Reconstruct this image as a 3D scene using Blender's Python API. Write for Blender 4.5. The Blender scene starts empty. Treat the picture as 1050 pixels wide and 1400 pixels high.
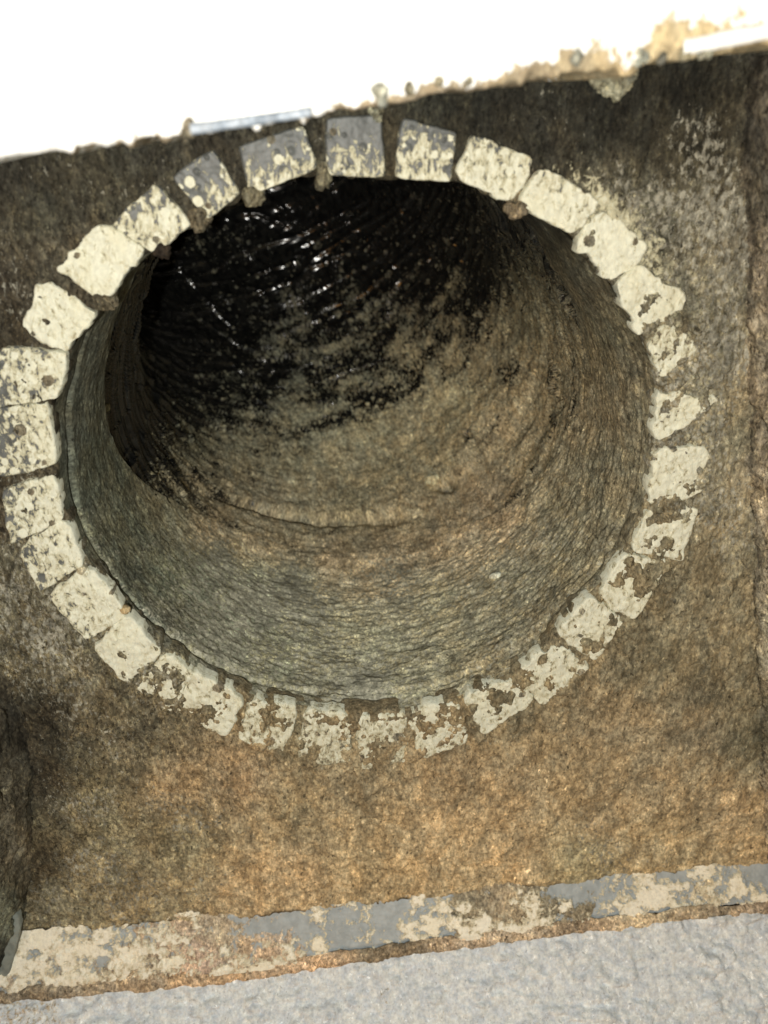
import bpy, math
import numpy as np
from mathutils import Matrix

# ------------------------------------------------------------ camera, world, flash lamp, exposure
scene = bpy.context.scene
COL = scene.collection
W0, H0, FOC = 1050.0, 1400.0, 1076.41
CAMR = np.array([[0.99636846, 0.06297828, -0.05730289],
                 [-0.07956679, 0.44906024, -0.88995170],
                 [-0.03031518, 0.89127921, 0.45244044]])
CAMP = np.array([-0.0096, -0.2435, 0.1143])
cd = bpy.data.cameras.new('camera')
cam = bpy.data.objects.new('camera', cd)
COL.objects.link(cam)
M = Matrix(CAMR.tolist()).to_4x4()
M.translation = CAMP.tolist()
cam.matrix_world = M
cd.sensor_fit = 'HORIZONTAL'
cd.sensor_width = 36.0
cd.lens = 36.0 * FOC / W0
cd.clip_start = 0.005
cd.clip_end = 20.0
cd.dof.use_dof = True
cd.dof.focus_distance = 0.30
cd.dof.aperture_fstop = 15.0
scene.camera = cam

world = bpy.data.worlds.new('World')
scene.world = world
world.use_nodes = True
wn = world.node_tree
wn.nodes.clear()
sky = wn.nodes.new('ShaderNodeTexSky')
sky.sky_type = 'NISHITA'
sky.sun_disc = False
sky.sun_elevation = math.radians(4)
sky.sun_rotation = math.radians(200)
bg = wn.nodes.new('ShaderNodeBackground')
bg.inputs['Strength'].default_value = 0.07
wo = wn.nodes.new('ShaderNodeOutputWorld')
wn.links.new(sky.outputs[0], bg.inputs[0])
wn.links.new(bg.outputs[0], wo.inputs[0])

FLASH = np.array([-0.032, -0.320, 0.108])           # the phone's flash, placed well behind the lens to even its falloff
ld = bpy.data.lights.new('phone_flash', 'POINT')
ld.shadow_soft_size = 0.003
ld.energy = 4.95
ld.color = (1.0, 0.985, 0.915)
lo = bpy.data.objects.new('phone_flash', ld)
COL.objects.link(lo)
tgt = np.array([0.0, 0.03, -0.03])
dv = tgt - FLASH
dv /= np.linalg.norm(dv)
from mathutils import Vector
lo.rotation_euler = Vector(dv.tolist()).to_track_quat('-Z', 'Y').to_euler()
lo.location = FLASH.tolist()

scene.view_settings.view_transform = 'Standard'
scene.view_settings.look = 'None'
scene.view_settings.exposure = 0.0
scene.view_settings.gamma = 1.0

# ------------------------------------------------------------ numeric helpers
_rng = np.random.RandomState(7)
_tab = _rng.rand(65536).astype(np.float32)


def _h(i, j, k, s):
    n = (i * 73856093) ^ (j * 19349663) ^ (k * 83492791) ^ (s * 2654435)
    n = (n ^ (n >> 13)) * 1274126177
    return _tab[((n ^ (n >> 16)) & 65535)]


def vnoise(P, scale, seed=0):
    """value noise 0..1"""
    X = np.asarray(P, np.float64) * scale
    I = np.floor(X).astype(np.int64)
    F = (X - I).astype(np.float32)
    F = F * F * F * (F * (F * 6 - 15) + 10)
    i, j, k = I[:, 0], I[:, 1], I[:, 2]
    fx, fy, fz = F[:, 0], F[:, 1], F[:, 2]
    r = 0
    for a in (0, 1):
        wa = fx if a else 1 - fx
        for b in (0, 1):
            wb = fy if b else 1 - fy
            for c in (0, 1):
                wc = fz if c else 1 - fz
                r = r + wa * wb * wc * _h(i + a, j + b, k + c, seed)
    return r


ROT = np.array([[0.8, 0.36, -0.48], [-0.6, 0.48, -0.64], [0.0, 0.8, 0.6]])


def fbm(P, scale, octv=4, seed=0, gain=0.55):
    r, a, t = 0, 1.0, 0.0
    Q = np.asarray(P, np.float64)
    for o in range(octv):
        r = r + a * vnoise(Q, scale, seed + o * 17)
        t += a
        a *= gain
        scale *= 2.05
        Q = Q @ ROT.T + 3.1
    r = r / t
    return np.clip((r - 0.5) * 1.6 + 0.5, 0, 1)


def blobs(P2, cell, seed=0, keep=0.5, rmin=0.15, rmax=0.45):
    """2-D scattered round blobs: returns dome height 0..1"""
    X = P2 / cell
    I = np.floor(X).astype(np.int64)
    best = np.zeros(len(P2), np.float32)
    z = np.zeros(len(P2), np.int64)
    for a in (-1, 0, 1):
        for b in (-1, 0, 1):
            i, j = I[:, 0] + a, I[:, 1] + b
            cx = i + 0.2 + 0.6 * _h(i, j, z, seed)
            cy = j + 0.2 + 0.6 * _h(i, j, z + 1, seed)
            rr = rmin + (rmax - rmin) * _h(i, j, z + 2, seed) ** 2
            on = _h(i, j, z + 3, seed) < keep
            d2 = ((X[:, 0] - cx) ** 2 + (X[:, 1] - cy) ** 2) / rr ** 2
            best = np.maximum(best, np.where(on, np.clip(1 - d2, 0, 1), 0))
    return best


def sst(a, b, x):
    t = np.clip((x - a) / (b - a), 0, 1)
    return t * t * (3 - 2 * t)


def lin(c):
    c = np.asarray(c, float) / 255.0
    return np.where(c <= 0.04045, c / 12.92, ((c + 0.055) / 1.055) ** 2.4)


def image_px(P):
    """image pixel coordinates of world points, projected through the camera"""
    q = (P - CAMP) @ CAMR
    return np.stack([W0 / 2 + FOC * q[:, 0] / -q[:, 2], H0 / 2 - FOC * q[:, 1] / -q[:, 2]], 1)


def at(px, py, y=0.0):
    d = np.array([(px - W0 / 2) / FOC, -(py - H0 / 2) / FOC, -1.0]) @ CAMR.T
    return CAMP + d * (y - CAMP[1]) / d[1]


def guide(uv, pts, power=3.0):
    """smooth interpolation of values given at image pixels"""
    pts = np.array(pts, float)
    out = np.zeros((len(uv), pts.shape[1] - 2))
    ws = np.zeros(len(uv))
    for p in pts:
        d2 = (uv[:, 0] - p[0]) ** 2 + (uv[:, 1] - p[1]) ** 2 + 300.0
        w = d2 ** (-power / 2)
        ws += w
        out += w[:, None] * p[2:]
    return out / ws[:, None]


def albedo(P, srgb, k, mx=0.62):
    """pigment colour of the stain, from its colour under the flash at that distance"""
    r2 = ((P - FLASH) ** 2).sum(1) / 0.335 ** 2
    c = lin(srgb)
    c = c.mean(1, keepdims=True) * 0.45 + c * 0.55
    c = c * (k * r2)[:, None] * np.array([.965, 1.0, .99])
    top = c.max(1, keepdims=True)
    return np.maximum(c * np.minimum(1, mx / top), 0.003)


# ------------------------------------------------------------ object helpers
def tag(o, label=None, cat=None, group=None, kind=None):
    if label: o['label'] = label
    if cat: o['category'] = cat
    if group: o['group'] = group
    if kind: o['kind'] = kind
    return o


def empty(name, loc=(0, 0, 0)):
    o = bpy.data.objects.new(name, None)
    o.location = loc
    o.empty_display_size = 0.01
    COL.objects.link(o)
    return o


def mesh_obj(name, V, F, mat, parent=None, tint=None, mask=None, smooth=True, flow=None):
    me = bpy.data.meshes.new(name)
    V = np.ascontiguousarray(V, np.float32)
    if isinstance(F, np.ndarray):
        nf, k = F.shape
        me.vertices.add(len(V))
        me.vertices.foreach_set('co', V.ravel())
        me.loops.add(nf * k)
        me.loops.foreach_set('vertex_index', F.astype(np.int32).ravel())
        me.polygons.add(nf)
        me.polygons.foreach_set('loop_start', np.arange(0, nf * k, k, dtype=np.int32))
        me.update(calc_edges=True)
    else:
        me.from_pydata(V.tolist(), [], F)
    me.validate()
    if smooth:
        me.polygons.foreach_set('use_smooth', np.ones(len(me.polygons), bool))
    for nm, arr in (('tint', tint), ('mask', mask)):
        if arr is not None:
            a = me.attributes.new(nm, 'FLOAT_COLOR', 'POINT')
            d = np.ones((len(V), 4), np.float32)
            d[:, :3] = arr
            a.data.foreach_set('color', d.ravel())
    if flow is not None:
        a = me.attributes.new('flow', 'FLOAT_VECTOR', 'POINT')
        a.data.foreach_set('vector', np.ascontiguousarray(flow, np.float32).ravel())
    me.materials.append(mat)
    o = bpy.data.objects.new(name, me)
    COL.objects.link(o)
    if parent is not None:
        o.parent = parent
        # vertices are given in world metres; keep them there
        o.matrix_parent_inverse = Matrix.Translation(-Vector(parent.location))
    return o


def grid_faces(nu, nv, wrap=False, flip=False):
    """verts index = i*nv + j, i in nu, j in nv; wrap in i"""
    i = np.arange(nu if wrap else nu - 1)
    j = np.arange(nv - 1)
    I, J = np.meshgrid(i, j, indexing='ij')
    I2 = (I + 1) % nu
    f = np.stack([I * nv + J, I2 * nv + J, I2 * nv + J + 1, I * nv + J + 1], -1).reshape(-1, 4)
    return f[:, ::-1].copy() if flip else f


# ------------------------------------------------------------ materials
def crust(name, under, under_rough, under_spec=0.5, cream=(0.70, 0.705, 0.575), under2=None,
          amp_cream=0.5, amp_under=0.45, grain=950.0, mottle=390.0, stretch=(1, 1, 0.6),
          bump=0.42, contrast=1.0, mud_rough=0.85, coord=None, soft=0.05, thin=1.0, patch=0.0, under_bump=0.0, wet=0.0, uncoat=0.0):
    m = bpy.data.materials.new(name)
    m.use_nodes = True
    nt = m.node_tree
    nt.nodes.clear()
    N, L = nt.nodes.new, nt.links.new

    def math_(op, a, b=None, clamp=False):
        n = N('ShaderNodeMath'); n.operation = op; n.use_clamp = clamp
        for k, v in enumerate((a, b)):
            if v is None: continue
            if isinstance(v, (int, float)): n.inputs[k].default_value = v
            else: L(v, n.inputs[k])
        return n.outputs[0]

    def ramp(v, a, b, c=0.0, d=1.0):
        n = N('ShaderNodeMapRange'); n.interpolation_type = 'SMOOTHSTEP'
        L(v, n.inputs[0])
        for k, x in enumerate((a, b, c, d)): n.inputs[k + 1].default_value = x
        return n.outputs[0]

    def mix(f, a, b, mode='MIX'):
        n = N('ShaderNodeMix'); n.data_type = 'RGBA'; n.blend_type = mode
        if isinstance(f, (int, float)): n.inputs[0].default_value = f
        else: L(f, n.inputs[0])
        for k, v in ((6, a), (7, b)):
            if isinstance(v, tuple): n.inputs[k].default_value = (*v, 1)
            else: L(v, n.inputs[k])
        return n.outputs[2]

    tc = N('ShaderNodeTexCoord')
    mp = N('ShaderNodeMapping'); mp.inputs['Scale'].default_value = stretch
    if coord:
        fa = N('ShaderNodeAttribute'); fa.attribute_name = coord
        L(fa.outputs['Vector'], mp.inputs[0])
    else:
        L(tc.outputs['Object'], mp.inputs[0])
    co = mp.outputs[0]

    def noise(scale, det=3, rough=0.6, dist=0.0, off=None):
        n = N('ShaderNodeTexNoise')
        n.inputs['Scale'].default_value = scale
        n.inputs['Detail'].default_value = det
        n.inputs['Roughness'].default_value = rough
        n.inputs['Distortion'].default_value = dist
        src = co
        if off is not None:
            q = N('ShaderNodeVectorMath'); q.operation = 'ADD'
            q.inputs[1].default_value = (off, off * 1.7, -off)
            L(co, q.inputs[0]); src = q.outputs[0]
        L(src, n.inputs['Vector'])
        return n.outputs['Fac']

    at_t = N('ShaderNodeAttribute'); at_t.attribute_name = 'tint'
    at_m = N('ShaderNodeAttribute'); at_m.attribute_name = 'mask'
    sp = N('ShaderNodeSeparateColor'); L(at_m.outputs['Color'], sp.inputs[0])
    cr, un, pit = sp.outputs[0], sp.outputs[1], sp.outputs[2]

    n_mot = noise(mottle, 4, 0.62, 0.3)
    n_gr = noise(grain, 3, 0.65, 0.2, off=1.3)
    n_big = noise(mottle * 0.3, 3, 0.6, 0.5, off=2.9)
    n_edge = noise(mottle * 1.7, 4, 0.7, 0.4, off=5.2)
    # mud: value mottling, dark pits, pale grains
    val = ramp(n_mot, 0.3, 0.7, 1 - 0.34 * contrast, 1 + 0.34 * contrast)
    val2 = ramp(n_gr, 0.28, 0.72, 1 - 0.42 * contrast, 1 + 0.42 * contrast)
    v = math_('MULTIPLY', val, val2)
    if patch:
        v = math_('MULTIPLY', v, ramp(noise(95.0, 5, 0.68, 0.6, off=51.0), 0.36, 0.64, 1 - patch, 1 + patch))
        grit = ramp(noise(620.0, 2, 0.5, 0.1, off=57.0), 0.665, 0.70)
        v = math_('MULTIPLY', v, math_('SUBTRACT', 1.0, math_('MULTIPLY', grit, 0.62)))
        grit2 = ramp(noise(540.0, 2, 0.5, 0.1, off=63.0), 0.675, 0.70)
        v = math_('MULTIPLY', v, math_('ADD', 1.0, math_('MULTIPLY', grit2, 0.75)))
    vc = N('ShaderNodeCombineColor')
    for k in range(3): L(v, vc.inputs[k])
    mud = mix(1.0, at_t.outputs['Color'], vc.outputs[0], 'MULTIPLY')
    warm = mix(1.0, mud, (1.06, 1.0, 0.90), 'MULTIPLY')
    cool = mix(1.0, mud, (0.97, 1.0, 1.0), 'MULTIPLY')
    mud = mix(ramp(n_big, 0.35, 0.65), cool, warm)
    dens = ramp(noise(mottle * 0.42, 3, 0.6, 0.4, off=31.0), 0.38, 0.62, 0.25, 1.0)
    dens2 = ramp(noise(mottle * 0.5, 3, 0.6, 0.4, off=35.0), 0.38, 0.62, 0.3, 1.0)
    fl = ramp(noise(mottle * 2.0, 4, 0.72, 0.35, off=23.0), 0.51, 0.57)
    fd = ramp(noise(mottle * 1.6, 4, 0.72, 0.35, off=27.0), 0.49, 0.43)
    mud = mix(math_('MULTIPLY', math_('MULTIPLY', fl, dens), math_('ADD', math_('MULTIPLY', pit, 0.75), 0.10)), mud, mix(1.0, mud, (1.95, 1.93, 1.75), 'MULTIPLY'))
    mud = mix(math_('MULTIPLY', math_('MULTIPLY', fd, dens2), math_('ADD', math_('MULTIPLY', pit, 0.75), 0.10)), mud, mix(1.0, mud, (0.40, 0.38, 0.35), 'MULTIPLY'))
    pits = math_('MULTIPLY', ramp(noise(mottle * 2.3, 3, 0.7, 0.6, off=8.1), 0.56, 0.66), pit)
    mud = mix(pits, mud, mix(1.0, mud, (0.33, 0.31, 0.28), 'MULTIPLY'))
    pale = math_('MULTIPLY', ramp(noise(mottle * 1.9, 2, 0.6, 0.3, off=11.7), 0.62, 0.70), 0.55)
    mud = mix(pale, mud, mix(1.0, mud, (1.75, 1.72, 1.62), 'MULTIPLY'))
    # under surface
    uc = under
    if under2 is not None:
        uc = mix(ramp(noise(mottle * 0.8, 4, 0.65, 0.4, off=14.0), 0.35, 0.65), under, under2)
    if under_bump >= 1.0:
        uc = mix(0.5 if patch < .1 else 0.85, uc, mix(1.0, uc, vc.outputs[0], 'MULTIPLY'))
    um = ramp(math_('ADD', un, math_('MULTIPLY', math_('SUBTRACT', n_edge, 0.5), amp_under * 2)), 0.5 - soft, 0.5 + soft)
    col = mix(um, mud, uc)
    # cream slurry
    n_c = noise(mottle * 1.2, 5, 0.68, 0.5, off=19.0)
    cm = ramp(math_('ADD', cr, math_('MULTIPLY', math_('SUBTRACT', n_c, 0.5), amp_cream * 2)), 0.44, 0.56)
    cval = math_('ADD', cr, math_('MULTIPLY', math_('SUBTRACT', n_c, 0.5), amp_cream * 2))
    cv = ramp(n_gr, 0.3, 0.7, 0.86, 1.06)
    cvc = N('ShaderNodeCombineColor')
    for k in range(3): L(cv, cvc.inputs[k])
    creamc = mix(1.0, cream, cvc.outputs[0], 'MULTIPLY')
    creamc = mix(math_('MULTIPLY', ramp(n_big, 0.45, 0.7), 0.35), creamc, (cream[0] * .93, cream[1] * .88, cream[2] * .74))
    creamc = mix(math_('MULTIPLY', ramp(cval, 0.80, 0.52), thin), creamc, (cream[0] * .66, cream[1] * .62, cream[2] * .52))
    stn = ramp(noise(mottle * 0.55, 4, 0.7, 0.5, off=41.0), 0.54, 0.66)
    creamc = mix(math_('MULTIPLY', stn, 0.42 * thin), creamc, (cream[0] * .62, cream[1] * .56, cream[2] * .44))
    col = mix(cm, col, creamc)

    b = N('ShaderNodeBsdfPrincipled')
    L(col, b.inputs['Base Color'])
    um2 = math_('MULTIPLY', um, math_('SUBTRACT', 1.0, cm))
    rr = N('ShaderNodeMapRange'); L(um2, rr.inputs[0])
    rr.inputs[3].default_value = mud_rough; rr.inputs[4].default_value = under_rough
    L(rr.outputs[0], b.inputs['Roughness'])
    ss = N('ShaderNodeMapRange'); L(um2, ss.inputs[0])
    ss.inputs[3].default_value = 0.18 + wet; ss.inputs[4].default_value = under_spec
    L(ss.outputs[0], b.inputs['Specular IOR Level'])
    # relief
    hgt = math_('ADD', math_('ADD', math_('MULTIPLY', n_mot, 0.22), math_('MULTIPLY', fl, 0.14)), math_('MULTIPLY', n_gr, 0.34))
    hgt = math_('SUBTRACT', hgt, math_('MULTIPLY', pits, 0.25))
    keep = math_('SUBTRACT', 1.0, math_('MULTIPLY', um2, 1.0 - under_bump))
    hgt = math_('MULTIPLY', hgt, keep)
    hgt = math_('ADD', hgt, math_('MULTIPLY', cm, 0.35))
    hgt = math_('SUBTRACT', hgt, math_('MULTIPLY', um2, 0.15))
    bp = N('ShaderNodeBump')
    bp.inputs['Strength'].default_value = bump
    bp.inputs['Distance'].default_value = 0.0012
    L(hgt, bp.inputs['Height'])
    L(bp.outputs[0], b.inputs['Normal'])
    out = N('ShaderNodeOutputMaterial')
    L(b.outputs[0], out.inputs[0])
    return m


MUD = crust('dried_mud', (0.30, 0.29, 0.235), 0.85, 0.15, under2=(0.225, 0.215, 0.17), amp_under=1.0, soft=.13, under_bump=1.0, patch=.30)
TOOTH = crust('zinc_grey_tooth', (0.125, 0.133, 0.128), 0.5, 0.4, under2=(0.085, 0.090, 0.086),
              amp_cream=1.0, bump=0.30, mottle=430, amp_under=0.5)
SOCKET = crust('mortar_crust', (0.47, 0.45, 0.345), 0.75, 0.25, under2=(0.35, 0.335, 0.255), soft=.10, bump=0.22, wet=0.02,
               coord='flow', stretch=(1, 1, 1), amp_under=1.0, under_bump=1.0, mottle=300, patch=.28)
PLASTIC = crust('black_plastic_pipe', (0.0048, 0.0050, 0.0052), 0.15, 0.6, under2=(0.016, 0.0160, 0.0145),
                bump=0.36, under_bump=0.008, amp_under=0.85, mottle=400, coord='flow', stretch=(1, 1, 1), soft=.24, contrast=1.0, patch=.22)
PAINTG = crust('blue_grey_paint', (0.34, 0.375, 0.385), 0.55, 0.35, cream=(0.95, 0.90, 0.75),
               under2=(0.43, 0.465, 0.47), amp_cream=0.9, bump=0.3, mottle=300, amp_under=.7, soft=.1)
WHITE = crust('white_board_paint', (0.86, 0.86, 0.83), 0.6, 0.3, cream=(0.88, 0.87, 0.80), amp_under=0.7,
              bump=0.22, mottle=210, contrast=0.6)
RENDER = crust('rough_grey_render', (0.77, 0.79, 0.77), 0.8, 0.2, cream=(0.80, 0.82, 0.79),
               under2=(0.62, 0.66, 0.70), bump=0.34, mottle=330, amp_under=.9, soft=.15, contrast=0.7, thin=.1, under_bump=1.0, patch=.05)
STONE = crust('pebble_stone', (0.3, 0.29, 0.26), 0.6, 0.3, bump=0.3)

# ------------------------------------------------------------ tooth corners back-projected from image pixels (x, z in mm: outer, outer, inner, inner)
TEETH = [
  ((-6.0,113.6),(8.6,113.9),(8.9,97.8),(-6.3,98.8)),
  ((15.0,113.0),(29.2,108.6),(27.9,95.8),(12.6,97.7)),
  ((36.0,107.8),(51.2,102.2),(44.4,90.1),(31.0,96.3)),
  ((55.3,98.3),(71.4,89.9),(63.0,80.5),(50.0,88.7)),
  ((74.7,85.7),(87.9,76.3),(77.3,66.1),(66.6,76.6)),
  ((87.6,69.9),(102.7,60.5),(88.2,49.8),(79.9,62.6)),
  ((99.5,51.5),(108.9,44.5),(96.4,34.9),(92.0,44.3)),
  ((105.9,29.1),(118.0,26.2),(98.6,13.2),(97.0,27.7)),
  ((119.0,6.5),(118.6,-7.3),(98.5,-8.8),(98.5,7.9)),
  ((118.0,-15.9),(115.1,-33.8),(94.5,-27.5),(97.5,-15.9)),
  ((108.8,-39.4),(101.5,-58.9),(84.9,-46.9),(91.7,-33.2)),
  ((95.9,-64.4),(87.6,-77.5),(71.1,-62.2),(80.1,-49.7)),
  ((82.4,-84.2),(68.7,-98.4),(56.9,-80.0),(67.9,-70.6)),
  ((61.8,-98.8),(45.4,-111.4),(36.5,-90.8),(50.9,-84.9)),
  ((34.6,-117.2),(19.6,-122.5),(14.8,-96.0),(30.2,-94.7)),
  ((9.2,-124.0),(-5.3,-126.1),(-4.9,-97.7),(10.4,-97.4)),
  ((-14.0,-121.9),(-30.3,-119.9),(-25.2,-92.3),(-11.1,-95.4)),
  ((-41.0,-114.8),(-53.8,-105.6),(-45.1,-85.4),(-32.1,-90.5)),
  ((-61.7,-101.3),(-75.6,-91.4),(-65.4,-70.8),(-52.2,-81.4)),
  ((-80.0,-87.3),(-88.8,-77.4),(-75.0,-60.8),(-67.8,-68.5)),
  ((-94.5,-71.8),(-101.1,-57.1),(-86.2,-44.0),(-77.5,-57.6)),
  ((-104.5,-51.0),(-111.8,-34.7),(-95.1,-23.5),(-87.7,-40.7)),
  ((-115.3,-28.8),(-118.3,-14.4),(-100.0,-4.6),(-97.6,-18.9)),
  ((-120.4,-10.0),(-118.7,6.7),(-100.4,11.5),(-100.6,-2.0)),
  ((-118.6,15.0),(-115.2,33.7),(-97.2,35.5),(-98.5,18.4)),
  ((-112.5,38.3),(-107.7,53.7),(-88.5,50.8),(-93.7,39.1)),
  ((-99.9,61.4),(-91.6,73.1),(-77.8,63.5),(-87.0,53.7)),
  ((-85.7,78.1),(-72.7,88.0),(-61.2,79.5),(-72.7,68.0)),
  ((-67.7,89.3),(-56.0,97.7),(-47.1,86.9),(-56.9,80.4)),
  ((-49.6,100.5),(-37.9,106.7),(-31.9,95.1),(-41.5,88.3)),
  ((-30.3,107.6),(-13.1,111.7),(-9.9,100.6),(-28.3,94.6)),
]
#            cream cover, bare-metal (vs mud wash) per tooth
CREAM = [.40, .54, .72, .84, .95, .92, .86, .98, 1.0, 1.0, .92, .93, .95, .95, .93, .92, .90, .93, .98, .93,
         .92, .78, .70, .68, .62, .66, .90, .90, .66, .46, .42]
TA = np.array(TEETH, float) / 1000.0
inn = TA[:, 2:].reshape(-1, 2)
ang_i = np.arctan2(inn[:, 1], inn[:, 0])
rad_i = np.hypot(inn[:, 0], inn[:, 1])
o_ = np.argsort(ang_i)
ang_s, rad_s = ang_i[o_], rad_i[o_]


def rim(th):
    th = (th + math.pi) % (2 * math.pi) - math.pi
    r = np.interp(th, ang_s, rad_s, period=2 * math.pi)
    s = 0.05
    r2 = (np.interp(th - s, ang_s, rad_s, period=2 * math.pi) + np.interp(th + s, ang_s, rad_s, period=2 * math.pi) + r) / 3
    return r2


def aint(th, table):
    t = np.array(table, float)
    t = t[np.argsort(t[:, 0])]
    return np.interp(np.degrees(th), t[:, 0], t[:, 1], period=360)


# ------------------------------------------------------------ colours of the dried mud on the wall, given at image pixels
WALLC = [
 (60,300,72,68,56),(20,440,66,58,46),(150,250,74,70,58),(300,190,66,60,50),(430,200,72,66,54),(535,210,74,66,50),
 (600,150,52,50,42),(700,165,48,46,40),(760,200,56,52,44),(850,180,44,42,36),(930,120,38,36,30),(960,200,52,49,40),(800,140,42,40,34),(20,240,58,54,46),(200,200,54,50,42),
 (850,240,100,94,78),(900,300,108,102,84),(960,270,96,90,74),(960,400,124,117,98),(1000,470,116,110,90),(1040,200,78,70,56),
 (1040,330,118,104,84),(1045,480,140,122,94),(1045,620,138,120,92),(1000,600,140,130,104),(1000,760,128,116,90),
 (960,820,128,115,88),(900,900,130,116,86),(1040,870,124,112,86),(1020,960,104,96,76),(1030,1010,84,80,64),(960,1000,122,107,82),
 (860,1000,140,120,88),(1000,1100,142,120,86),(900,1080,136,116,84),(820,1120,150,126,88),(700,1080,154,128,88),(600,1130,166,137,92),
 (700,1170,170,140,94),(500,1160,160,133,88),(400,1200,168,138,94),(340,1215,166,136,92),(400,1110,140,120,84),(330,1060,150,122,84),
 (240,1070,152,124,84),(480,1080,140,120,86),(620,1060,140,116,80),(250,1150,122,110,80),(150,1150,122,111,82),(120,1080,104,94,68),
 (200,1010,92,82,62),(150,960,100,90,68),(90,900,112,104,82),(55,985,52,45,34),(30,880,102,92,70),(20,800,104,96,76),(10,1050,60,52,40),
 (62,1070,54,46,34),(58,1180,66,56,40),(90,1220,124,112,84),(200,1215,128,112,80),(30,1130,92,82,60),(800,1180,140,128,94),(900,1160,148,128,92),  # dark low-left points paint the corner crease's shade into the mud colour
 (20,700,84,74,58),(10,390,70,60,48),(100,340,90,80,64),(45,370,80,72,58),(720,300,128,110,80),(830,300,120,112,92),(870,480,140,124,92),
 (470,1010,136,116,82),(400,1000,128,112,80),(680,960,120,106,78),(830,830,124,110,82),(250,900,118,106,80),(120,930,118,108,86),
]

K = 0.92


def mud_level(P):
    th = np.arctan2(P[:, 2], P[:, 0])
    lv = aint(th, [(90,.4),(75,.5),(62,.8),(50,1.35),(40,1.7),(28,2.1),(15,2.35),(0,2.25),(-15,2.2),(-30,2.35),(-45,2.5),(-60,2.6),
                   (-75,2.75),(-90,2.85),(-102,2.9),(-115,2.65),(-126,2.4),(-138,2.5),(-150,1.3),(-165,1.2),(180,1.3),(165,1.4),(150,1.3),(135,1.3),(120,.9),(105,.5)])
    return lv * 1e-3


def wall_height(P):
    """how far the mud stands towards the viewer at (x, z)"""
    Q = P.copy(); Q[:, 1] = 0
    lv = mud_level(Q)
    r = np.hypot(Q[:, 0], Q[:, 2])
    rough = sst(0.0004, 0.0022, lv)
    h = lv + (fbm(Q, 55, 3, 3) - 0.5) * 0.0016 * (0.3 + rough)
    tb = np.exp(-((r - .108) / .016) ** 2)
    h += (fbm(Q * [1, 1, .8], 230, 4, 11, 0.6) - 0.5) * (0.0011 + .0034 * tb) * (0.22 + rough)
    h += (fbm(Q * [1, 1, .7], 700, 3, 23, 0.6) - 0.5) * 0.0008 * (0.4 + 0.6 * rough)
    h += (fbm(Q, 70, 2, 15) - .5) * .0016 * tb * rough
    h += (fbm(Q, 520, 3, 19) - .5) * .0024 * tb * rough
    h += blobs(Q[:, [0, 2]], 0.007, 5, 0.30, .1, .32) * 0.0007 * (0.3 + rough)
    return h


# ================================================================ the wall with the round hole
wall = empty('mud_wall', (0, 0, -0.20))
tag(wall, 'brown mud-caked wall panel with the round hole, dark and damp along its top', 'wall')

nth, nr = 1300, 250
th = np.linspace(-math.pi, math.pi, nth, endpoint=False)
X0, X1, Z0, Z1 = -0.185, 0.205, -0.2085, 0.150


def box_r(th):
    c, s = np.cos(th), np.sin(th)
    tx = np.where(c > 0, X1 / np.maximum(c, 1e-6), X0 / np.minimum(c, -1e-6))
    tz = np.where(s > 0, Z1 / np.maximum(s, 1e-6), Z0 / np.minimum(s, -1e-6))
    return np.minimum(tx, tz)


r_in = rim(th) + (vnoise(np.stack([np.cos(th) * .1, np.sin(th) * .1, th * 0], 1), 260, 31) - .5) * 0.0026
r_out = box_r(th)
tt = np.linspace(0, 1, nr) ** 1.15
Rr = r_in[:, None] + (r_out - r_in)[:, None] * tt[None, :]
Px = Rr * np.cos(th)[:, None]
Pz = Rr * np.sin(th)[:, None]
P = np.stack([Px.ravel(), np.zeros(Px.size), Pz.ravel()], 1)
h = wall_height(P).reshape(nth, nr)
edge = np.clip((Rr - r_in[:, None]) / 0.0035, 0, 1)
h = h - 0.0022 * (1 - np.sqrt(1 - (1 - edge) ** 2))          # rounded lip at the hole
# lower edge of the mud coat is torn
h = h.ravel()
P[:, 1] = -h
# skirt into the hole
sk = P.reshape(nth, nr, 3)[:, :1, :].copy()
sk[:, :, 1] = 0.006
sk[:, :, 0] *= 1.004; sk[:, :, 2] *= 1.004
G = np.concatenate([sk, P.reshape(nth, nr, 3)], 1)
# lower edge skirt: thickness of the coat
ol = G[:, -1:, :].copy(); ol[:, :, 1] = 0.006
G = np.concatenate([G, ol], 1)
V = G.reshape(-1, 3)
# torn lower edge
edge_shade = sst(-.2066, -.2082, V[:, 2])
low = sst(-0.200, -0.2085, V[:, 2])
V[:, 2] += low * (fbm(V * [1, 0, 0], 90, 4, 77) - .45) * 0.006
uv = image_px(V)
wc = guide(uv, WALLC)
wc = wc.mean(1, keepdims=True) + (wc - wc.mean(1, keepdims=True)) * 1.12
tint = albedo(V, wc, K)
tint *= (1 - .70 * edge_shade)[:, None]  # shadow line at the coat's lower edge, painted into the tint
rr = np.hypot(V[:, 0], V[:, 2])
thv = np.degrees(np.arctan2(V[:, 2], V[:, 0]))
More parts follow.
